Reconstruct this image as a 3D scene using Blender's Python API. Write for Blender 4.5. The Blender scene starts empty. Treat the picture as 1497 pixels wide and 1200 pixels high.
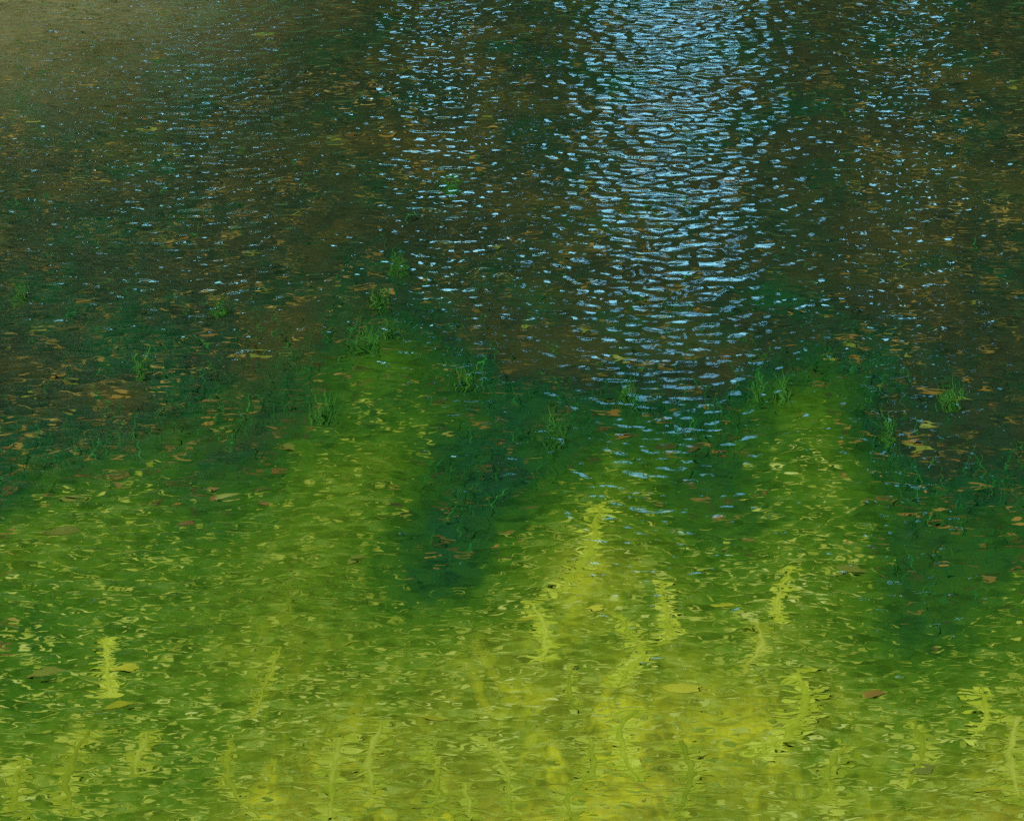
import bpy, math, random
import numpy as np
from math import radians as R, sin, cos, tan, atan, atan2, sqrt, pi
random.seed(7)
rng = np.random.default_rng(7)
S = bpy.context.scene
COL = S.collection

# ------------------------------------------------------------------ camera
CH = 3.0                       # camera height above the water
VF = R(15.0)                   # vertical field of view
PITCH = R(22.5)                # looking down
W0, H0 = 1497.0, 1200.0
cam = bpy.data.cameras.new('camera')
cam.sensor_fit = 'VERTICAL'; cam.sensor_height = 24.0
cam.lens = 12.0 / tan(VF / 2)
cam.clip_start = 0.1; cam.clip_end = 3000
co = bpy.data.objects.new('camera', cam); COL.objects.link(co)
co.location = (0, 0, CH); co.rotation_euler = (pi/2 - PITCH, 0, 0)
S.camera = co

# ------------------------------------------------------------------ sky, sun, exposure
SUN_EL, SUN_AZ = R(74), R(205)          # azimuth clockwise from +Y: high, behind the camera to the left
w = bpy.data.worlds.new('World'); S.world = w; w.use_nodes = True
nt = w.node_tree
bg = nt.nodes['Background']; bg.inputs['Strength'].default_value = 0.15
sky = nt.nodes.new('ShaderNodeTexSky'); sky.sky_type = 'NISHITA'; sky.sun_disc = False
sky.sun_elevation = SUN_EL; sky.sun_rotation = SUN_AZ
sky.ozone_density = 5.0; sky.dust_density = 0.0; sky.air_density = 0.9
nt.links.new(sky.outputs['Color'], bg.inputs['Color'])
sl = bpy.data.lights.new('sun', 'SUN'); sl.energy = 2.1; sl.angle = R(0.5); sl.color = (1, .94, .84)
so = bpy.data.objects.new('sun', sl); COL.objects.link(so)
so.rotation_euler = (pi/2 - SUN_EL, 0, pi - SUN_AZ)
sl.cycles.use_multiple_importance_sampling = False
S.view_settings.view_transform = 'Standard'; S.view_settings.look = 'None'
S.view_settings.exposure = 2.1; S.view_settings.gamma = 1
S.view_settings.use_curve_mapping = False
cy = S.cycles
cy.use_denoising = False
cy.max_bounces = 8; cy.transparent_max_bounces = 8
cy.caustics_refractive = True; cy.caustics_reflective = False
cy.sample_clamp_indirect = 6.0; cy.blur_glossy = 0.0

# ------------------------------------------------------------------ pixel <-> place
HF = VF
def ray(px, py):
    u = (px - W0/2) / H0 * 2 * tan(VF/2); v = (H0/2 - py) / H0 * 2 * tan(VF/2)
    # camera space (u, v, -1) -> world
    y = cos(PITCH) + v*sin(PITCH); z = -sin(PITCH) + v*cos(PITCH)
    return u, y, z
NOM = 0.22
def on_bed(px, py, d=NOM):
    """the point on the bed at depth d that is seen, through flat water, at this pixel"""
    x, y, z = ray(px, py)
    h = sqrt(x*x + y*y); r0 = CH * h / -z
    si = h / sqrt(h*h + z*z) / 1.333
    r = r0 + d * si / sqrt(1 - si*si)
    return x/h*r, y/h*r
# table from bed range to picture row
_rows = np.linspace(-500, 2300, 400)
_rng = np.array([math.hypot(*on_bed(W0/2, p)) for p in _rows])
def bed_to_px(x, y):
    r = np.hypot(x, y)
    py = np.interp(-r, -_rng, _rows)
    v = (H0/2 - py) / H0 * 2 * tan(VF/2)
    yy = cos(PITCH) + v*sin(PITCH)
    px = (x/np.maximum(y, .1)) * yy / (2*tan(VF/2)) * H0 + W0/2
    return px, py

SH = [  # shallowness of the bed, row by row: picture row, [(column, value)...]
 (-400, [(0, .10), (1500, .05)]),
 (300, [(0, .10), (600, .04), (1500, .05)]),
 (400, [(0, .08), (150, .10), (450, .06), (570, .12), (700, .05), (1000, .08), (1500, .05)]),
 (450, [(0, .08), (150, .12), (300, .1), (450, .1), (560, .25), (650, .15), (750, .08), (900, .08), (1000, .14), (1200, .1), (1350, .05), (1500, .05)]),
 (520, [(0, .1), (150, .1), (300, .15), (450, .2), (540, .34), (600, .32), (700, .2), (800, .08), (900, .08), (1050, .1), (1150, .2), (1200, .27), (1300, .12), (1400, .08), (1500, .08)]),
 (600, [(0, .1), (150, .1), (250, .25), (300, .3), (370, .15), (450, .3), (520, .46), (600, .47), (680, .36), (750, .12), (830, .12), (900, .32), (960, .2), (1050, .15), (1120, .32), (1200, .48), (1280, .2), (1350, .1), (1500, .1)]),
 (680, [(0, .22), (100, .35), (220, .52), (300, .3), (380, .3), (450, .48), (550, .62), (620, .33), (680, .15), (750, .18), (830, .3), (900, .52), (960, .4), (1050, .25), (1130, .45), (1200, .58), (1270, .3), (1350, .12), (1450, .2), (1500, .2)]),
 (760, [(0, .55), (100, .6), (200, .55), (300, .4), (400, .5), (480, .6), (550, .5), (620, .22), (680, .18), (760, .4), (850, .62), (930, .56), (1000, .35), (1080, .35), (1150, .56), (1220, .5), (1300, .33), (1400, .28), (1500, .35)]),
 (850, [(0, .5), (150, .6), (300, .6), (450, .65), (540, .48), (600, .28), (680, .33), (760, .55), (850, .75), (950, .65), (1050, .45), (1150, .6), (1250, .52), (1330, .27), (1400, .33), (1500, .45)]),
 (940, [(0, .55), (150, .6), (300, .6), (450, .65), (550, .55), (650, .6), (750, .7), (850, .75), (950, .75), (1050, .65), (1150, .7), (1250, .45), (1320, .3), (1400, .45), (1500, .6)]),
 (1030, [(0, .55), (150, .7), (300, .6), (450, .7), (600, .8), (750, .75), (900, .75), (1050, .75), (1150, .85), (1250, .65), (1400, .6), (1500, .75)]),
 (1120, [(0, .75), (150, .75), (300, .7), (450, .85), (600, .8), (750, .8), (900, .85), (1050, .8), (1200, .75), (1350, .7), (1500, .85)]),
 (1200, [(0, .7), (450, .8), (700, .9), (850, .95), (1000, .9), (1200, .8), (1350, .8), (1500, .9)]),
 (2200, [(0, .9), (1500, .9)]),
]
_gx = np.arange(-300, 1801, 25.0)
_gy = np.arange(-400, 2201, 25.0)
_rowvals = np.array([np.interp(_gx, [p for p, _ in r], [q for _, q in r]) for _, r in SH])
_G = np.array([[np.interp(yy, [a for a, _ in SH], _rowvals[:, i]) for i in range(len(_gx))] for yy in _gy])
_G -= .08*np.clip((420 - _gx)/200, 0, 1)[None, :]*np.clip((_gy[:, None] - 700)/100, 0, 1)
for _ in range(4):
    P = np.pad(_G, 1, mode='edge')
    _G = (P[:-2, 1:-1] + P[2:, 1:-1] + P[1:-1, :-2] + P[1:-1, 2:] + 2*_G) / 6
def shallow(x, y):
    px, py = bed_to_px(x, y)
    fx = np.clip((px + 300) / 25, 0, len(_gx) - 1.001); fy = np.clip((py + 400) / 25, 0, len(_gy) - 1.001)
    ix = fx.astype(int); iy = fy.astype(int); tx = fx - ix; ty = fy - iy
    return ((_G[iy, ix]*(1-tx) + _G[iy, ix+1]*tx)*(1-ty) + (_G[iy+1, ix]*(1-tx) + _G[iy+1, ix+1]*tx)*ty)
Z_DEEP, Z_SHAL = -0.33, -0.12
def bed_z(x, y):
    x = np.asarray(x, float); y = np.asarray(y, float)
    s = shallow(x, y)
    n = .006*np.sin(x*9.1 + 1.3*np.sin(y*5.3)) + .006*np.sin(y*7.7 + 1.9*np.sin(x*4.1))
    z = Z_DEEP + (Z_SHAL - Z_DEEP)*s + n
    far = np.clip((y - 14.0) / 5.0, 0, 1)          # the far bank
    z = z + far*far*(3 - 2*far)*0.9
    near = np.clip((1.6 - y) / 2.5, 0, 1)
    return z + near*near*(3 - 2*near)*0.9

# ------------------------------------------------------------------ helpers
def tag(o, **k):
    for a, b in k.items(): o[a] = b
    return o
def mesh_np(name, V, F, mat, parent=None, smooth=False):
    """V (n,3), F (m,k) with k 3 or 4"""
    me = bpy.data.meshes.new(name)
    V = np.asarray(V, np.float32); F = np.asarray(F, np.int32)
    k = F.shape[1]
    me.vertices.add(len(V)); me.vertices.foreach_set('co', V.ravel())
    me.loops.add(F.size); me.loops.foreach_set('vertex_index', F.ravel())
    me.polygons.add(len(F)); me.polygons.foreach_set('loop_start', np.arange(0, F.size, k, dtype=np.int32))
    if smooth: me.polygons.foreach_set('use_smooth', np.ones(len(F), bool))
    me.update(calc_edges=True); me.validate()
    if mat: me.materials.append(mat)
    o = bpy.data.objects.new(name, me); COL.objects.link(o)
    if parent: o.parent = parent
    return o
def empty(name, loc):
    o = bpy.data.objects.new(name, None); o.location = loc; COL.objects.link(o); o.empty_display_size = .1
    return o
class N:
    """a small node builder"""
    def __init__(s, name):
        s.m = bpy.data.materials.new(name); s.m.use_nodes = True
        s.t = s.m.node_tree; s.t.nodes.clear()
        s.out = s.t.nodes.new('ShaderNodeOutputMaterial')
    def n(s, typ, inp=None, **kw):
        x = s.t.nodes.new(typ)
        for a, b in kw.items(): setattr(x, a, b)
        for a, b in (inp or {}).items():
            if isinstance(b, bpy.types.NodeSocket): s.t.links.new(b, x.inputs[a])
            else: x.inputs[a].default_value = b
        return x
    def ramp(s, fac, stops, interp='LINEAR'):
        x = s.n('ShaderNodeValToRGB', {'Fac': fac}); e = x.color_ramp.elements
        x.color_ramp.interpolation = interp
        while len(e) < len(stops): e.new(.5)
        for i, (p, c) in enumerate(stops):
            e[i].position = p; e[i].color = (*c, 1)
        return x.outputs['Color']
    def math(s, op, a, b=0.0, clamp=False):
        x = s.n('ShaderNodeMath', {0: a, 1: b}, operation=op, use_clamp=clamp); return x.outputs[0]
    def mapping(s, scale, rot=(0, 0, 0)):
        p = s.n('ShaderNodeNewGeometry').outputs['Position']
        return s.n('ShaderNodeMapping', {'Vector': p, 'Scale': scale, 'Rotation': rot}).outputs[0]
    def noise(s, vec, scale, detail=2, rough=.5, dist=0):
        return s.n('ShaderNodeTexNoise', {'Vector': vec, 'Scale': scale, 'Detail': detail, 'Roughness': rough, 'Distortion': dist})
    def mix(s, fac, a, b, blend='MIX'):
        x = s.n('ShaderNodeMix', data_type='RGBA', blend_type=blend)
        for i, v in ((0, fac), (6, a), (7, b)):
            if isinstance(v, bpy.types.NodeSocket): s.t.links.new(v, x.inputs[i])
            elif i: x.inputs[i].default_value = (*v, 1)
            else: x.inputs[i].default_value = v
        return x.outputs[2]
    def surf(s, sh): s.t.links.new(sh.outputs[0], s.out.inputs['Surface']); return s.m

# ------------------------------------------------------------------ water
def water_mat():
    m = N('rippled_water')
    py = m.n('ShaderNodeSeparateXYZ', {0: m.n('ShaderNodeNewGeometry').outputs['Position']}).outputs['Y']
    # fine wind ripples, longer across the view than along it
    v1 = m.mapping((1.0, 1.3, 1), (0, 0, R(3)))
    a = m.noise(v1, 19, 0.2, .45, .25).outputs['Fac']
    v2 = m.mapping((1.0, 1.15, 1), (0, 0, R(-7)))
    b = m.noise(v2, 6.5, 1.0, .5, .3).outputs['Fac']
    v3 = m.mapping((1.0, 1.2, 1), (0, 0, R(12)))
    c = m.noise(v3, 44, 0.0, .5, 0).outputs['Fac']
    h = m.math('ADD', m.math('MULTIPLY', a, WA), m.math('ADD', m.math('MULTIPLY', b, WB), m.math('MULTIPLY', c, m.n('ShaderNodeMapRange', {'Value': py, 'From Min': 6.4, 'From Max': 9.0, 'To Min': .0011, 'To Max': .0003}).outputs[0])))
    # calmer in the lee of the near shore, with cat's paws drifting over the rest
    lee = m.n('ShaderNodeMapRange', {'Value': py, 'From Min': 6.9, 'From Max': 8.5, 'To Min': .50, 'To Max': 1.0}, interpolation_type='SMOOTHSTEP').outputs[0]
    paw = m.noise(m.mapping((1, .5, 1)), 1.1, 2, .5, .6).outputs['Fac']
    h = m.math('MULTIPLY', h, m.math('MULTIPLY', lee, m.math('ADD', .7, m.math('MULTIPLY', paw, .6))))
    bump = m.n('ShaderNodeBump', {'Height': h, 'Distance': 1.0, 'Strength': 1.0})
    fr = m.n('ShaderNodeFresnel', {'IOR': 1.42, 'Normal': bump.outputs[0]})
    g = m.n('ShaderNodeBsdfAnisotropic', {'Color': (.62, 1, .84, 1), 'Roughness': 0.02, 'Normal': bump.outputs[0]})
    r = m.n('ShaderNodeBsdfRefraction', {'Color': (.93, 1, .93, 1), 'Roughness': 0.05, 'IOR': 1.333, 'Normal': bump.outputs[0]})
    x = m.n('ShaderNodeMixShader', {0: fr.outputs[0], 1: r.outputs[0], 2: g.outputs[0]})
    return m.surf(x)
WA, WB, WC = 0.0074, 0.0050, 0.0004
n = 60
xs = np.linspace(-60, 60, n); ys = np.linspace(-5, 60, n)
X, Y = np.meshgrid(xs, ys)
idx = np.arange(n*n).reshape(n, n)
Fq = np.stack([idx[:-1, :-1], idx[:-1, 1:], idx[1:, 1:], idx[1:, :-1]], -1).reshape(-1, 4)
wat = mesh_np('water', np.stack([X, Y, X*0], -1).reshape(-1, 3), Fq, water_mat(), smooth=True)
tag(wat, kind='structure')
wat.cycles.is_caustics_caster = True; sl.cycles.is_caustics_light = True

# ------------------------------------------------------------------ bed
def bed_mat():
    m = N('algae_covered_bed')
    pos = m.n('ShaderNodeNewGeometry').outputs['Position']
    z = m.n('ShaderNodeSeparateXYZ', {0: pos}).outputs['Z']
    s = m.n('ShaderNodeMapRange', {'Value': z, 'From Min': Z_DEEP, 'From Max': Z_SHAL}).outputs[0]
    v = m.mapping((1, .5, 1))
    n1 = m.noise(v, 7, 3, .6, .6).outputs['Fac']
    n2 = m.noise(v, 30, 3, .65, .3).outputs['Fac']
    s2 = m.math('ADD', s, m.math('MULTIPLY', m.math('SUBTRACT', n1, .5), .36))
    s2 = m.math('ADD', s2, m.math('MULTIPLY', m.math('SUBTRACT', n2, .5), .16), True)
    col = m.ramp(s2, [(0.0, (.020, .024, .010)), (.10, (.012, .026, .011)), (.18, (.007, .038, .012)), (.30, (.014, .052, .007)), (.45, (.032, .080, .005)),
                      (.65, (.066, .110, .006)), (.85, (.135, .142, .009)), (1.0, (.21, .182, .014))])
    # drifts of yellow and grey green algae, longer along the shore than across it
    c1 = m.noise(m.mapping((1.35, .42, 1), (0, 0, R(12))), 5.5, 4, .62, 1.2)
    c2 = m.noise(m.mapping((.55, 1.2, 1)), 24, 3, .65, .3)  # grey green mottle, also painting in the pale and dark dabs of ripple reflections
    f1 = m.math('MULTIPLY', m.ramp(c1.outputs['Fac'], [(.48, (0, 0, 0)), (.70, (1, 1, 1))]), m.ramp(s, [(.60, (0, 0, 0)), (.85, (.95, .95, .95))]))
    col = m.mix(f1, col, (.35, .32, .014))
    f2 = m.math('MULTIPLY', m.ramp(c2.outputs['Fac'], [(.34, (1, 1, 1)), (.54, (0, 0, 0))]), .75)
    col = m.mix(f2, col, (.45, .5, .5), 'MULTIPLY')
    f3 = m.math('MULTIPLY', m.ramp(c2.outputs['Fac'], [(.56, (0, 0, 0)), (.74, (1, 1, 1))]), m.ramp(s, [(.30, (0, 0, 0)), (.7, (.5, .5, .5))]))
    col = m.mix(f3, col, (.22, .26, .05))
    # warm haze over the far left, painted into the bed as tan
    haze = m.n('ShaderNodeVectorMath', {0: m.n('ShaderNodeMapping', {'Vector': pos, 'Location': (2.3*.50, -12.6*.28, 0), 'Scale': (.50, .28, 0)}).outputs[0]}, operation='LENGTH').outputs['Value']
    haze = m.math('ADD', haze, m.math('MULTIPLY', m.math('SUBTRACT', n1, .5), .5))
    f4 = m.ramp(haze, [(.10, (1, 1, 1)), (1.0, (0, 0, 0))], 'EASE')
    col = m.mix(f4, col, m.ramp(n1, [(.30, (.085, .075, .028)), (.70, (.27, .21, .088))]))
    oc = m.noise(m.mapping((1, .8, 1)), 2.1, 4, .65, .8).outputs['Fac']
    f5 = m.math('MULTIPLY', m.ramp(oc, [(.50, (0, 0, 0)), (.68, (.6, .6, .6))]), m.ramp(s, [(.10, (1, 1, 1)), (.35, (0, 0, 0))]))
    col = m.mix(f5, col, (.042, .036, .008))
    n3 = m.noise(m.mapping((1, 1, 1)), 1.3, 5, .7).outputs['Fac']
    land = m.ramp(n3, [(.3, (.03, .025, .015)), (.6, (.025, .045, .012))])
    up = m.n('ShaderNodeMapRange', {'Value': z, 'From Min': -.06, 'From Max': .03}).outputs[0]
    col = m.mix(up, col, land)
    b = m.n('ShaderNodeBump', {'Height': n2, 'Distance': .006, 'Strength': .6})
    d = m.n('ShaderNodeBsdfPrincipled', {'Base Color': col, 'Roughness': .9, 'Specular IOR Level': 0.0, 'Normal': b.outputs[0]})
    return m.surf(d)
xs = np.concatenate([-np.geomspace(400, 3.2, 16), np.arange(-3, 3.01, .04), np.geomspace(3.2, 400, 16)])
ys = np.concatenate([-np.geomspace(300, 1, 12), np.arange(-.8, 3.9, .3), np.arange(4, 14, .04), np.arange(14, 24, .4), np.geomspace(25, 900, 18)])
X, Y = np.meshgrid(xs, ys); idx = np.arange(X.size).reshape(X.shape)
Fq = np.stack([idx[:-1, :-1], idx[:-1, 1:], idx[1:, 1:], idx[1:, :-1]], -1).reshape(-1, 4)
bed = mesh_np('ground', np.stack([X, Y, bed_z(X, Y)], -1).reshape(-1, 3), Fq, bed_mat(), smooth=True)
tag(bed, kind='structure'); bed.cycles.is_caustics_receiver = True

# ------------------------------------------------------------------ trees on the far bank (seen only mirrored)
def leaf_mat(name, cols, tr=.35):
    m = N(name)
    p = m.n('ShaderNodeNewGeometry').outputs['Position']
    rnd = m.n('ShaderNodeTexWhiteNoise', {0: m.n('ShaderNodeNewGeometry').outputs['Random Per Island']}, noise_dimensions='1D') if False else None
    ri = m.n('ShaderNodeNewGeometry').outputs['Random Per Island']
    big = m.noise(m.mapping((1, 1, 1)), .8, 2, .6).outputs['Fac']
    f = m.math('ADD', m.math('MULTIPLY', ri, .55), m.math('MULTIPLY', m.math('SUBTRACT', big, .28), 1.0), True)
    col = m.ramp(f, cols)
    d = m.n('ShaderNodeBsdfDiffuse', {'Color': col})
    t = m.n('ShaderNodeBsdfTranslucent', {'Color': col})
    return m.surf(m.n('ShaderNodeMixShader', {0: tr, 1: d.outputs[0], 2: t.outputs[0]}))
def bark_mat():
    m = N('bark')
    f = m.noise(m.mapping((6, 6, 1)), 3, 4, .6).outputs['Fac']
    return m.surf(m.n('ShaderNodeBsdfPrincipled', {'Base Color': m.ramp(f, [(.3, (.03, .022, .015)), (.7, (.10, .075, .05))]), 'Roughness': .9}))
BARK = bark_mat()
LEAF = {
 'straw': leaf_mat('straw_leaves', [(0, (.12, .09, .04)), (.5, (.26, .20, .10)), (1, (.42, .34, .20))]),
 'green': leaf_mat('green_leaves', [(0, (.010, .028, .008)), (.5, (.02, .05, .010)), (1, (.07, .09, .012))]),
 'dark': leaf_mat('dark_leaves', [(0, (.008, .018, .008)), (.6, (.014, .034, .010)), (1, (.06, .04, .012))]),
 'rust': leaf_mat('autumn_leaves', [(0, (.02, .03, .008)), (.5, (.07, .05, .012)), (1, (.17, .10, .03))]),
 'lime': leaf_mat('lime_leaves', [(0, (.12, .16, .03)), (.45, (.36, .38, .10)), (1, (.62, .60, .26))], .45),
}
def tube(pts, rad, k=8):
    V, F = [], []
    for i, (p, r) in enumerate(zip(pts, rad)):
        d = np.array(pts[min(i+1, len(pts)-1)]) - np.array(pts[max(i-1, 0)])
        d = d/np.linalg.norm(d); a = np.cross(d, (0.3, 1, .1)); a /= np.linalg.norm(a); b = np.cross(d, a)
        for j in range(k):
            t = 2*pi*j/k
            V.append(np.array(p) + r*(cos(t)*a + sin(t)*b))
        if i:
            o = (i-1)*k
            for j in range(k): F.append((o+j, o+(j+1) % k, o+k+(j+1) % k, o+k+j))
    return V, F
def tubes_obj(name, lst, mat, parent=None):
    V, F = [], []
    for pts, rad in lst:
        v, f = tube(pts, rad); o = len(V); V += v; F += [tuple(q+o for q in g) for g in f]
    return mesh_np(name, V, F, mat, parent, True)
def leaf_quads(P, size, flat=.0):
    n = len(P)
    a = rng.normal(size=(n, 3)); a[:, 2] *= .6; a /= np.linalg.norm(a, axis=1)[:, None]
    b = rng.normal(size=(n, 3)); b -= a*np.sum(a*b, 1)[:, None]; b /= np.linalg.norm(b, axis=1)[:, None]
    s = size*rng.uniform(.6, 1.3, n)[:, None]
    V = np.stack([P - a*s*.5, P + b*s*.3, P + a*s*.5, P - b*s*.3], 1).reshape(-1, 3)
    return V, np.arange(4*n).reshape(-1, 4)
# windows through the wood: x0, x1, z0, z1 at the tree line, share of leaves taken out
GAPS = [(.6, 2.1, .9, 2.35, 1), (-1.05, -.2, .8, 2.0, 1), (-3.5, -1.7, .8, 1.55, 1), (2.7, 3.0, .8, 2.3, 1)]
hr = np.random.default_rng(3)
def holes(n, x0, x1, z0, z1, r0, r1): return [(hr.uniform(x0, x1), hr.uniform(z0, z1), hr.uniform(r0, r1)) for _ in range(n)]
HOLES = holes(8, .7, 2.1, 3.0, 4.8, .16, .26) + holes(13, -4.2, .3, 1.8, 6.0, .16, .24) + \
        holes(4, 2.6, 3.2, 2.6, 5.5, .16, .22) + holes(26, -6, 6, 9, 14, .15, .3)
YT = 22.0
def crown_points(x, y, h, r, z0, nl):
    # clumps of leaves round the ends of limbs
    nc = 190
    th = rng.uniform(0, 2*pi, nc); zz = rng.random(nc)**1.15
    rr = r*np.sqrt(rng.random(nc))*np.sqrt(np.clip(1.02 - zz**2.6, .03, 1))
    C = np.stack([rr*np.cos(th), rr*np.sin(th), z0 + zz*(h - z0)], 1)
    ci = rng.integers(0, nc, nl)
    P = C[ci] + rng.normal(size=(nl, 3))*np.array([.5, .5, .38])
    keep = np.ones(nl, bool)
    wx = (P[:, 0] + x) * YT/(y + P[:, 1]*1.0)
    wz = P[:, 2] * (YT - 7)/(y - 7)
    for x0, x1, a, b, q in GAPS:
        ins = (wx > x0) & (wx < x1) & (wz > a) & (wz < b)
        keep &= ~(ins & (rng.random(nl) < q))
    for hx, hz, hr_ in HOLES:
        keep &= (wx - hx)**2 + ((wz - hz)*.6)**2 > hr_**2
    keep &= P[:, 2] > .15
    return P[keep], C
def tree(x, y, h, r, z0, kind, nl, label, size=.15):
    gz = float(bed_z(x, y))
    t = empty('broadleaf_tree', (x, y, gz))
    tag(t, label=label, category='tree', group='trees on the far bank mirrored in the water')
    P, C = crown_points(x, y, h, r, z0, nl)
    V, F = leaf_quads(P, size)
    mesh_np('crown', V, F, LEAF[kind], t)
    lst = [([(0, 0, -.2), (.05*r, 0, h*.3), (-.04*r, .1, h*.6), (0, 0, h*.92)], [.16+h*.006, .13+h*.004, .10, .03])]
    for c in C[:26]:
        b = min(c[2]*.8, h*.8); 
        if b < 1: continue
        lst.append(([(0, 0, b*.8), tuple(c*.5 + np.array([0, 0, b*.45])), tuple(c)], [.07, .045, .015]))
    tubes_obj('trunk', lst, BARK, t)
TREES = [
 (-11.5, 23, 10, 3.0, .2, 'green', 'broad green tree at the far left end of the mirrored wood'),
 (-8.0, 22, 10.5, 2.6, .2, 'rust', 'broad tan tree left of the slim tan one, mirrored at the left edge'),
 (-5.2, 22, 9.5, 2.2, .2, 'green', 'green tree between the two tan trees left of the sky gap'),
 (-3.0, 22, 10.5, 1.9, .2, 'rust', 'slim tan tree mirrored behind the brown upper left of the water'),
 (-0.9, 22, 10.5, 1.7, .2, 'dark', 'narrow dark tree just left of the tall gap of blue sky'),
 (0.28, 22.8, 10.5, 1.9, 6.2, 'green', 'bare stemmed tree whose crown closes the gap of blue sky from above'),
 (1.9, 23.5, 10.5, 1.7, 6.6, 'dark', 'slim tree whose dark crown hangs over the right half of the sky gap'),
 (3.6, 22, 10.5, 1.7, .2, 'dark', 'dark tree just right of the tall gap of blue sky'),
 (6.0, 22, 9.5, 2.2, .2, 'rust', 'brown tree third from the right in the mirrored wood'),
 (8.8, 22.5, 10.5, 2.6, .2, 'green', 'green tree second from the right in the mirrored wood'),
 (12.0, 23, 10, 3.0, .2, 'rust', 'brown autumn tree at the far right end of the mirrored wood'),
 (-9.6, 26.5, 21, 3.6, 7, 'lime', 'pale yellow green tree rising behind the broad tan tree'),
 (-5.2, 26, 22, 2.9, 7, 'lime', 'pale yellow green tree rising behind the slim tan tree'),
 (-1.6, 26.5, 23, 2.8, 7.5, 'lime', 'tallest pale tree rising behind the dark tree left of the sky gap'),
 (2.3, 26.5, 22, 2.8, 7.5, 'lime', 'pale yellow green tree rising right over the sky gap'),
 (6.0, 26, 22, 2.9, 7, 'lime', 'pale yellow green tree rising behind the brown tree on the right'),
 (10.2, 26.5, 21, 3.6, 7, 'lime', 'pale yellow green tree rising behind the right end of the wood'),
]
for x, y, h, r, z0, k, lab in TREES:
    tree(x, y, h, r, z0, k, int((1650 if z0 < 7 else 900)*(h-z0)*r), lab, .20 if z0 < 7 else .26)

BUSH = []
bx = -12.0; kk = 0
while bx < 12.5:
    h = 3.6 + 1.8*rng.random()
    if .2 < bx < 2.3: h = 1.0
    BUSH.append((bx, 19.8 + .8*rng.random(), h)); bx += 1.1 + .4*rng.random()
tone = {'straw': 'straw coloured', 'rust': 'brown', 'dark': 'dark green', 'green': 'mid green'}
for i, (x, y, h) in enumerate(BUSH):
    k = 'straw' if x < -1.9 and i % 3 else 'rust' if x < -1.0 or i % 7 == 3 else ('dark' if i % 3 else 'green')  # straw tone on the left bushes imitates the warm haze there
    gz = float(bed_z(x, y))
    side = 'left' if x < .2 else ('right' if x > 2.6 else 'foot')
    t = empty('bush', (x, y, gz))
    num = ['first','second','third','fourth','fifth','sixth','seventh','eighth','ninth','tenth','eleventh','twelfth']
    kk = sum(1 for q in BUSH[:i] if (q[0] < .2) == (x < .2))
    lab = ('low %s bush at the foot of the sky gap' % tone[k]) if side == 'foot' else '%s bush on the far bank, %s along the shore %s of the sky gap' % (tone[k], num[kk] if side == 'left' else num[kk], side)
    if side == 'foot' and kk: lab = 'low %s bush in the sky gap, %s along' % (tone[k], num[kk])
    tag(t, label=lab, category='bush', group='bushes under the trees on the far bank')
    P, C = crown_points(x, y, h, 1.0, .15, 13000 if h > 2 else 1500)
    V, F = leaf_quads(P, .15)
    mesh_np('foliage', V, F, LEAF[k], t)
    tubes_obj('stem', [([(0, 0, -.15), tuple(c*.45), tuple(c*.95)], [.035, .025, .008]) for c in C[:9]], BARK, t)

# ------------------------------------------------------------------ things lying under the water
def wet(name, stops, rough=.8, scale=9):
    m = N(name)
    ri = m.n('ShaderNodeNewGeometry').outputs['Random Per Island']
    oi = m.n('ShaderNodeObjectInfo').outputs['Random']
    nz = m.noise(m.mapping((1, 1, 1)), scale, 3, .6).outputs['Fac']
    f = m.math('ADD', m.math('MULTIPLY', m.math('FRACT', m.math('ADD', ri, oi)), .5), m.math('SUBTRACT', m.math('MULTIPLY', nz, 1.0), .25), True)
    return m.surf(m.n('ShaderNodeBsdfPrincipled', {'Base Color': m.ramp(f, stops), 'Roughness': rough, 'Specular IOR Level': 0.0}))
BLADE = wet('dark_waterweed', [(0, (.012, .11, .03)), (.5, (.03, .20, .04)), (1, (.08, .34, .05))])
TUFT = wet('bright_waterweed', [(0, (.05, .22, .03)), (.6, (.12, .36, .05)), (1, (.22, .50, .08))])
FAINT = wet('faded_algae', [(0, (.09, .12, .006)), (.5, (.17, .19, .012)), (1, (.28, .28, .04))])
STRAND = wet('yellow_algae', [(0, (.12, .15, .006)), (.5, (.22, .24, .016)), (1, (.34, .34, .05))])
LEAFM = {
 'ochre': wet('ochre_leaf', [(0, (.06, .035, .008)), (.6, (.13, .08, .014)), (1, (.22, .14, .03))]),
 'russet': wet('russet_leaf', [(0, (.05, .028, .008)), (.6, (.10, .06, .016)), (1, (.18, .115, .035))]),
 'olive': wet('olive_leaf', [(0, (.05, .055, .008)), (.6, (.11, .12, .018)), (1, (.20, .20, .05))]),
 'yellow': wet('yellow_leaf', [(0, (.10, .11, .006)), (.6, (.20, .19, .012)), (1, (.32, .29, .03))]),
}
def recv(o): o.cycles.is_caustics_receiver = True; return o
def bed_at(px, py):
    x, y = on_bed(px, py)
    for _ in range(4):
        z = float(bed_z(x, y)); x, y = on_bed(px, py, -z)
    return x, y, z

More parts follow.
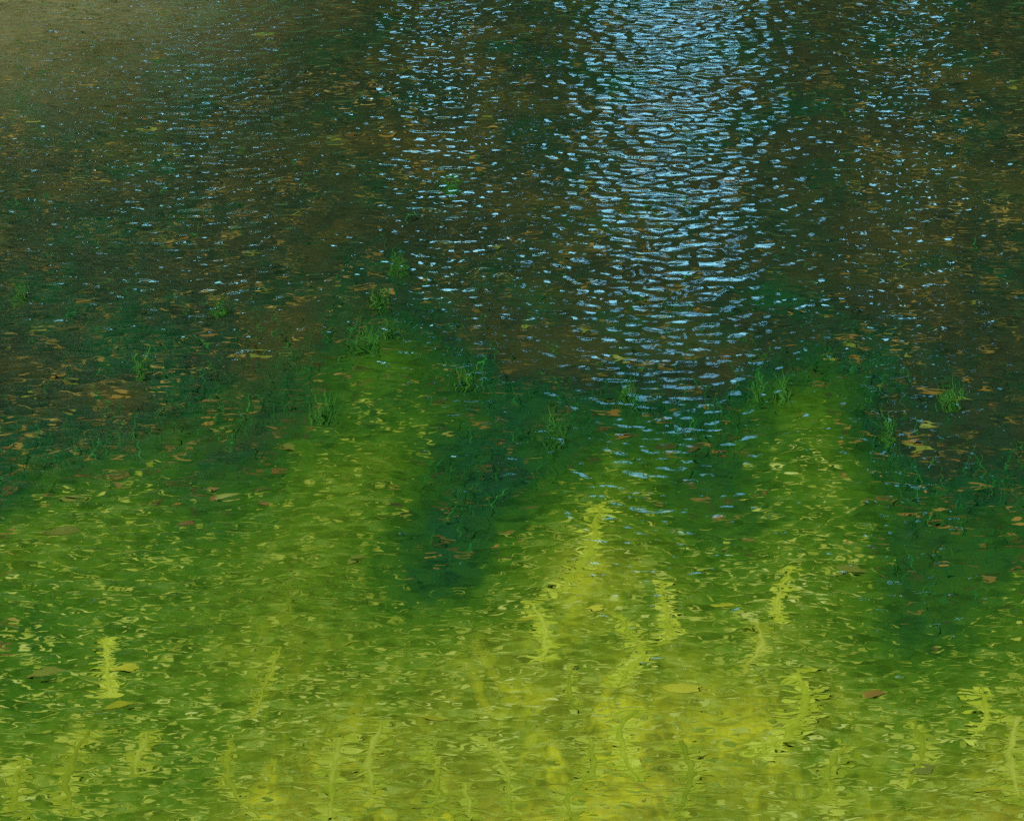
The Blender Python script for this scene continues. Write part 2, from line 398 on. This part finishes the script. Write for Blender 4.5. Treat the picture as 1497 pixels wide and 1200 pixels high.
def blades(n, xs, ys, hh, wd, lean=.25):
    """upright tapering blades, 3 joints each, bowed by the current"""
    a = rng.uniform(0, pi, n); dx, dy = np.cos(a)*wd, np.sin(a)*wd
    z = bed_z(xs, ys); h = np.minimum(hh, -z - .03)
    lx, ly = rng.normal(size=n)*lean*h, rng.normal(size=n)*lean*h
    P = []
    for t, k in ((0, 1), (.5, .8)):
        for sg in (-1, 1):
            P.append(np.stack([xs + lx*t*t + sg*dx*k, ys + ly*t*t + sg*dy*k, z - .01 + (h + .01)*t], 1))
    P.append(np.stack([xs + lx, ys + ly, z + h*.98], 1))
    V = np.stack(P, 1).reshape(-1, 3); i = np.arange(n)[:, None]*5
    F = np.concatenate([i + np.array([[0, 1, 3]]), i + np.array([[0, 3, 2]]), i + np.array([[2, 3, 4]])])
    return V, F
# dark weed on the slopes between the shallow and the deep water
n = 130000
xs = rng.uniform(-2.2, 2.2, n); ys = rng.uniform(5.6, 12.5, n); s_ = shallow(xs, ys)
patch = np.sin(xs*3.1 + np.sin(ys*2.2)*1.5)*np.sin(ys*2.7 + np.sin(xs*2.9)) * .5 + .5
pk = .45*np.exp(-((s_ - .20)/.09)**2)*(.35 + .65*patch)
k_ = rng.random(n) < pk
xs, ys = xs[k_], ys[k_]; n = len(xs)
V, F = blades(n, xs, ys, rng.uniform(.04, .15, n), rng.uniform(.001, .0025, n), .15)
tag(recv(mesh_np('waterweed_bed', V, F, BLADE)), kind='stuff', label='dark green waterweed growing on the slopes under the water')

# bright green tufts
TUFTS = [
 (537, 505, 30, 'bright green weed tuft at the tip of the tallest green shoal, left of centre'),
 (553, 447, 22, 'green weed tuft in the dark water just above the tallest green shoal'),
 (580, 392, 18, 'faint green weed tuft furthest out above the tallest green shoal'),
 (572, 488, 18, 'small green weed tuft right beside the bright one at the tip of the tallest shoal'),
 (475, 610, 24, 'green weed tuft on the left flank of the tallest shoal'),
 (680, 560, 20, 'green weed tuft on the right flank of the tallest shoal'),
 (1145, 577, 20, 'green weed tuft at the left shoulder of the right hand green shoal'),
 (1108, 582, 16, 'small green weed tuft left of the right hand green shoal, beside dark weed'),
 (1295, 640, 20, 'emerald weed tuft in the dark pool at the right'),
 (1390, 590, 22, 'green weed tuft among ochre leaves near the right edge'),
 (813, 640, 22, 'green weed tuft in the dark water left of the middle shoal'),
 (915, 585, 18, 'green weed tuft above the tip of the small middle shoal'),
 (205, 545, 18, 'green weed tuft in the brown water at the left'),
 (30, 437, 18, 'green weed tuft at the left edge of the water'),
 (320, 455, 20, 'green weed tuft in the dark water left of the blue glints'),
 (660, 275, 20, 'dim green weed tuft in the deep water near the top'),
]
for px, py, wpx, lab in TUFTS:
    x, y, z = bed_at(px, py + 8)
    t = empty('weed_tuft', (x, y, z)); tag(t, label=lab, category='water plant', group='bright weed tufts under the water')
    k = 60; rad = wpx*.0017*.5
    xs = x + rng.normal(size=k)*rad*.6; ys = y + rng.normal(size=k)*rad*.8
    V, F = blades(k, xs, ys, rng.uniform(.05, .22, k), rng.uniform(.0012, .0026, k), .10)
    recv(mesh_np('blade_cluster', V - np.array([x, y, z]), F, TUFT, t))

# pale yellow strands of algae
STR = [
 ([(878, 735), (868, 780), (862, 812), (835, 843), (812, 868)], 20, 'pale yellow algae strand highest up the middle shoal, bending left at its foot'),
 ([(967, 848), (969, 880), (975, 905), (978, 925), (960, 940)], 17, 'upright yellow algae strand to the right of the forked pair in the middle'),
 ([(905, 903), (928, 935), (938, 962), (915, 985), (905, 1003)], 18, 'yellow algae strand curving like a bracket left of the upright one in the middle'),
 ([(1160, 830), (1142, 862), (1134, 885), (1146, 910)], 14, 'thin yellow algae strand kinked like an elbow right of centre'),
 ([(407, 945), (396, 985), (381, 1020), (370, 1052)], 13, 'thin faint algae strand slanting down at the left, alone above the lower left shoal'),
 ([(155, 932), (155, 970), (157, 1000), (161, 1022)], 17, 'short straight algae strand ending at a yellow leaf on the left'),
 ([(335, 1080), (330, 1125), (343, 1160), (378, 1195)], 15, 'algae strand curving right at the bottom, second long one from the left'),
 ([(133, 1068), (108, 1105), (96, 1150), (105, 1190)], 20, 'bright yellow green algae strand nearest the lower left corner'),
 ([(218, 1072), (205, 1100), (196, 1130)], 20, 'short broad algae strand just right of the lower left corner one'),
 ([(700, 1078), (728, 1103), (744, 1140), (747, 1196)], 15, 'long thin arched algae strand at the bottom centre'),
 ([(497, 1080), (488, 1128), (480, 1196)], 24, 'broad yellow algae strand upright at the bottom, left of centre'),
 ([(1168, 985), (1176, 1030), (1150, 1078), (1105, 1100)], 28, 'broad bright algae strand sweeping down left on the right of the picture'),
 ([(1432, 1008), (1443, 1045), (1420, 1082)], 18, 'pale algae strand near the right edge'),
 ([(795, 965), (797, 920), (776, 878)], 20, 'pale algae strand left of the bracket shaped one'),
 ([(862, 1080), (866, 1125), (832, 1165), (835, 1198)], 20, 'algae strand at the bottom just right of the arched one'),
 ([(998, 1085), (1010, 1135), (990, 1190)], 22, 'broad algae strand at the bottom right of centre'),
 ([(1338, 1058), (1350, 1100), (1330, 1150)], 20, 'faint algae strand low on the right below the dark pool'),
 ([(678, 1148), (690, 1198)], 16, 'stub of algae strand at the bottom edge left of the arched one'),
 ([(930, 1040), (905, 1065), (915, 1110), (935, 1140)], 18, 'algae strand between the bracket shaped one and the bottom edge'),
 ([(835, 975), (832, 1010), (845, 1040)], 12, 'faint thin algae strand below and left of the bracket shaped one'),
 ([(1108, 905), (1112, 950), (1085, 985)], 16, 'faint algae strand below the elbow shaped one'),
 ([(560, 1055), (540, 1110), (545, 1160)], 18, 'algae strand beside the broad one left of the bottom centre'),
 ([(1490, 1050), (1478, 1110), (1490, 1170)], 22, 'yellow algae strand cut by the right edge near the corner'),
 ([(1235, 1090), (1210, 1130), (1225, 1180)], 20, 'algae strand low on the right, below the broad bright one'),
 ([(30, 1110), (22, 1160), (40, 1198)], 18, 'algae strand against the left edge near the bottom'),
 ([(620, 1090), (640, 1140), (628, 1190)], 16, 'soft algae strand at the bottom between the broad and the arched one'),
]
def catmull(P, k=10):
    P = [np.array(p, float) for p in P]; P = [2*P[0] - P[1]] + P + [2*P[-1] - P[-2]]; out = []
    for i in range(1, len(P)-2):
        for t in np.linspace(0, 1, k, endpoint=False):
            a, b, c, d = P[i-1:i+3]
            out.append(.5*((2*b) + (c-a)*t + (2*a-5*b+4*c-d)*t*t + (3*b-a-3*c+d)*t**3))
    out.append(P[-2]); return out
for poly, wpx, lab in STR:
    pts = [bed_at(*p) for p in poly]
    x0, y0, z0 = pts[0]
    t = empty('algae_strand', (x0, y0, z0)); tag(t, label=lab, category='algae', group='pale algae strands on the bright shoal')
    C = catmull([(p[0], p[1], p[2]) for p in pts], 12)
    m_ = len(C); V = []; F = []
    hw = wpx*.00185*.5
    for i, c in enumerate(C):
        d = C[min(i+1, m_-1)] - C[max(i-1, 0)]; d[2] = 0; d /= np.linalg.norm(d); nrm = np.array([-d[1], d[0], 0])
        ww = .6*hw*(.35 + .65*sin(pi*min(1, (i+1.5)/(m_+1))**.8))*rng.uniform(.6, 1.25)
        zc = float(bed_z(c[0], c[1]))
        for q, zz in ((-1, -.004), (-.5, .004), (.5, .005), (1, -.004)):
            V.append((c[0] + nrm[0]*ww*q - x0, c[1] + nrm[1]*ww*q - y0, zc + zz - z0))
        if i:
            o = (i-1)*4
            for j in range(3): F.append((o+j, o+j+1, o+5+j, o+4+j))
    SM = FAINT if ('faint' in lab or 'soft' in lab or 'stub' in lab or poly[0][1] > 1040) else STRAND
    recv(mesh_np('stem', V, F, SM, t, True))
    k = int(14 + m_*3.0); ids = rng.integers(0, m_, k); V = []; F = []
    for q, i in enumerate(ids):
        c = C[i]; L = hw*rng.uniform(.5, 1.5); wd = hw*rng.uniform(.12, .3); ox, oy = rng.normal(size=2)*hw*np.array([.75, .5]); a = rng.normal()*.2
        zc = float(bed_z(c[0] + ox, c[1] + oy)) + .0012
        for p, g in ((-1, 0), (-.4, -.8), (.4, -1), (1, .1), (.5, .9), (-.5, 1)):
            V.append((c[0]-x0+ox + cos(a)*L*p - sin(a)*wd*g, c[1]-y0+oy + sin(a)*L*p + cos(a)*wd*g, zc - z0))
        F += [(6*q, 6*q+1, 6*q+2, 6*q+3), (6*q, 6*q+3, 6*q+4, 6*q+5)]
    tag(recv(mesh_np('filament_fringe', V, F, SM, t)), kind='stuff')

# sunken leaves
def leaf_mesh(name, seed):
    r_ = np.random.default_rng(seed); k = 9; V = []; F = []
    for i in range(k):
        t = i/(k-1); wv = .24*sin(pi*t**.85)**1.1*(1 + .06*(-1)**i)*r_.uniform(.85, 1.1) if 0 < i < k-1 else .004
        z = .03*sin(pi*t)
        V += [((t-.5), -wv, z + .05*wv), ((t-.5), 0, z - .02), ((t-.5), wv, z + .09*wv)]
        if i:
            o = 3*(i-1); F += [(o, o+1, o+4, o+3), (o+1, o+2, o+5, o+4)]
    V = np.array(V); V[:, 1] += .08*np.sin(V[:, 0]*3)
    o = mesh_np(name, V, F, None, None, False); me = o.data; bpy.data.objects.remove(o); return me
LM = {}
for c in LEAFM:
    LM[c] = []
    for q in range(3):
        me = leaf_mesh('sunken_leaf_%s' % c, q + 5); me.materials.append(LEAFM[c]); LM[c].append(me)
def put_leaf(px, py, wpx, c, lab):
    x, y, z = bed_at(px, py)
    o = bpy.data.objects.new('sunken_leaf', random.choice(LM[c])); COL.objects.link(o)
    L = wpx*.00172*(CH/ -ray(px, py)[2] / 7.84)
    o.location = (x, y, z + .003); o.scale = (L, L*random.uniform(.6, 1.1), L)
    o.rotation_euler = (random.uniform(-.05, .05), random.uniform(-.05, .05), random.choice([0, pi]) + random.uniform(-.25, .25))
    tag(recv(o), label=lab, category='leaf', group='leaves sunken under the water'); return o
NAMED = [
 (175, 1032, 50, 'yellow', 'big yellow leaf lying at the foot of the short straight strand on the left'),
 (995, 1008, 58, 'yellow', 'wide yellow leaf on the bright bed low and right of centre'),
 (1055, 885, 44, 'yellow', 'yellow leaf between the upright and the elbow shaped algae strands'),
 (1238, 836, 60, 'olive', 'wide dull leaf right of the elbow shaped algae strand'),
 (655, 1022, 40, 'yellow', 'yellow leaf on the bright bed left of the bottom centre'),
 (633, 1052, 46, 'yellow', 'yellow leaf just below another one left of the bottom centre'),
 (510, 940, 44, 'yellow', 'yellow green leaf on the shoal halfway down left of centre'),
 (518, 818, 34, 'olive', 'dull leaf at the left rim of the central dark pool'),
 (865, 890, 36, 'yellow', 'yellow leaf between the strands in the middle of the shoal'),
 (770, 905, 40, 'yellow', 'yellow leaf left of the algae strands near the middle'),
 (70, 985, 60, 'olive', 'long olive leaf near the left edge above the yellow one'),
 (180, 978, 46, 'yellow', 'yellow leaf crossing the short straight strand on the left'),
 (1275, 1015, 38, 'ochre', 'ochre leaf on the bright bed low at the right'),
 (1450, 1155, 60, 'yellow', 'yellow leaf in the lower right corner'),
 (820, 1145, 36, 'yellow', 'yellow leaf at the bottom just right of the arched strand'),
 (90, 778, 62, 'olive', 'long pale leaf near the left edge below the shoal rim'),
 (110, 730, 50, 'olive', 'pale leaf just above the long pale one near the left edge'),
 (258, 736, 26, 'ochre', 'ochre leaf at the left on the dark side of the shoal'),
 (365, 793, 22, 'ochre', 'single ochre leaf at the left above the bright shoal'),
 (268, 768, 30, 'russet', 'russet leaf just below the ochre one on the left shoal'),
 (330, 727, 48, 'olive', 'long olive leaf in the brown patch on the left shoal'),
 (628, 709, 26, 'olive', 'pale leaf at the left rim of the central dark pool'),
 (315, 630, 24, 'olive', 'small pale leaf left of the tallest shoal'),
 (235, 82, 24, 'ochre', 'ochre leaf near the top left below a blue glint'),
 (145, 262, 28, 'ochre', 'ochre leaf at the upper left on olive ground'),
 (15, 167, 30, 'ochre', 'ochre leaf at the left edge near the top'),
 (210, 242, 16, 'ochre', 'small ochre leaf at the upper left above a bigger one'),
 (300, 487, 32, 'russet', 'broad russet leaf at the left in dark water'),
 (380, 516, 36, 'olive', 'olive leaf right of the broad russet one'),
 (125, 441, 32, 'ochre', 'ochre leaf at the left above the dark band'),
 (15, 617, 30, 'ochre', 'ochre leaf at the left edge in the dark band'),
 (170, 578, 36, 'ochre', 'ochre leaf in the dark band at the left'),
 (140, 617, 32, 'russet', 'russet leaf below an ochre one in the dark band at the left'),
 (765, 491, 24, 'russet', 'russet leaf right of the tallest shoal in dark water'),
 (1240, 493, 44, 'ochre', 'long thin ochre leaf right of the blue glints'),
 (1312, 505, 34, 'ochre', 'ochre leaf right of the long thin one, in dark water'),
 (1365, 573, 54, 'ochre', 'long ochre leaf near the right edge, upper one of a pair'),
 (1408, 583, 40, 'olive', 'olive leaf at the right edge end of a pair'),
 (1312, 632, 26, 'ochre', 'bright ochre leaf in the dark pool at the right'),
 (1345, 656, 52, 'olive', 'long olive leaf in the dark pool at the right'),
 (1395, 673, 26, 'russet', 'russet leaf in the dark pool near the right edge'),
 (1243, 267, 26, 'ochre', 'ochre leaf just right of the widest blue glint'),
 (1237, 376, 22, 'ochre', 'ochre leaf right of the lower part of the blue column'),
 (1345, 1128, 44, 'olive', 'olive leaf low on the right'),
 (820, 385, 24, 'ochre', 'ochre leaf left of the blue column in dark water'),
]
for a_ in NAMED: put_leaf(*a_)
zone = lambda x, y: ('at the upper left' if x < 500 else 'at the top centre' if x < 850 else 'under the blue glints' if x < 1230 else 'at the upper right') if y < 430 else \
                    ('in the dark band at the left' if x < 450 else 'beside the tallest shoal' if x < 720 else 'in the dark water at the centre' if x < 1080 else 'round the right hand shoal' if x < 1260 else 'in the dark water at the right')
ALL = []; cnt = 0
while cnt < 235:
    px, py = random.uniform(5, 1492), random.uniform(8, 820)
    x, y, z = bed_at(px, py); s1 = float(shallow(np.array(x), np.array(y)))
    if s1 > .42: continue
    p_ = .35 + .65*(1 if (px < 460 or px > 1200 or 150 < py < 460) else 0)
    if random.random() > p_: continue
    c = random.choices(['ochre', 'russet', 'olive'], [5, 4, 6])[0]
    wp = random.choice([12, 15, 18, 22, 26, 30]); 
    ALL.append((px, '%s %s leaf %s' % ('small' if wp < 20 else 'larger', c, zone(px, py)), put_leaf(px, py, wp, c, 'x'))); cnt += 1

ORD = ['leftmost', 'second from the left', 'third from the left', 'fourth from the left', 'fifth from the left', 'sixth from the left', 'seventh from the left',
       'eighth from the left', 'ninth from the left', 'tenth from the left', 'eleventh from the left', 'twelfth from the left', 'thirteenth from the left', 'fourteenth from the left']
seen = {}
for px, lab, o in sorted(ALL, key=lambda a: a[0]):
    k = seen.get(lab, 0); seen[lab] = k + 1
    n_ = sum(1 for a in ALL if a[1] == lab)
    o['label'] = lab if n_ == 1 else '%s of the %s' % (ORD[k] if k < n_ - 1 or n_ == 1 else 'rightmost', lab.replace(' leaf ', ' leaves '))
# flakes over the bed: pale ones imitate reflected ripple dabs, brown are litter
def flakes(n, x0, x1, y0, y1, prob, L0, L1):
    xs = rng.uniform(x0, x1, n); ys = rng.uniform(y0, y1, n); s_ = shallow(xs, ys)
    k = rng.random(n) < prob(xs, ys, s_); xs, ys = xs[k], ys[k]; n = len(xs)
    L = (L0*(L1/L0)**rng.random(n))[:, None]*.5; wd = L*rng.uniform(.12, .30, n)[:, None]; a = rng.normal(size=n)[:, None]*.22
    u = np.hstack([np.cos(a), np.sin(a)]); v = np.hstack([-np.sin(a), np.cos(a)]); c = np.stack([xs, ys], 1)
    R6 = []
    for p, q in ((-1, 0), (-.45, -.8), (.4, -1), (1, .1), (.5, .9), (-.5, 1)):
        P = c + u*L*(p + rng.uniform(-.15, .15, (n, 1))) + v*wd*(q + rng.uniform(-.25, .25, (n, 1)))
        R6.append(np.column_stack([P, bed_z(P[:, 0], P[:, 1]) + .0006]))
    V = np.stack(R6, 1).reshape(-1, 3); i = np.arange(n)[:, None]*6
    return V, np.concatenate([i + np.array([[0, 1, 2, 3]]), i + np.array([[0, 3, 4, 5]])])
PALE = wet('reflection_dab', [(0, (.045, .07, .006)), (.35, (.12, .15, .012)), (.7, (.22, .23, .03)), (1, (.34, .34, .10))], scale=1.6)
BROWN = wet('brown_litter_flake', [(0, (.018, .028, .010)), (.45, (.045, .04, .010)), (.75, (.15, .10, .02)), (1, (.32, .21, .05))], scale=1.6)
sm = lambda t: np.clip(t, 0, 1)
V, F = flakes(100000, -2.0, 2.0, 5.0, 9.5, lambda x, y, s: sm((s - .33)/.3)*.8, .009, .034)
tag(recv(mesh_np('reflection_dabs', V, F, PALE)), kind='stuff', label='pale yellow green dabs of reflected light laid as flakes over the bright shoal')
V, F = flakes(60000, -2.6, 2.6, 5.5, 13.5, lambda x, y, s: sm((.5 - s)/.25)*(.26 + .35*sm((-x - .2)/1.2) + .3*sm((x - 1.0)/.5)), .014, .055)
tag(recv(mesh_np('leaf_litter', V, F, BROWN)), kind='stuff', label='brown and olive leaf litter strewn over the dark bed')
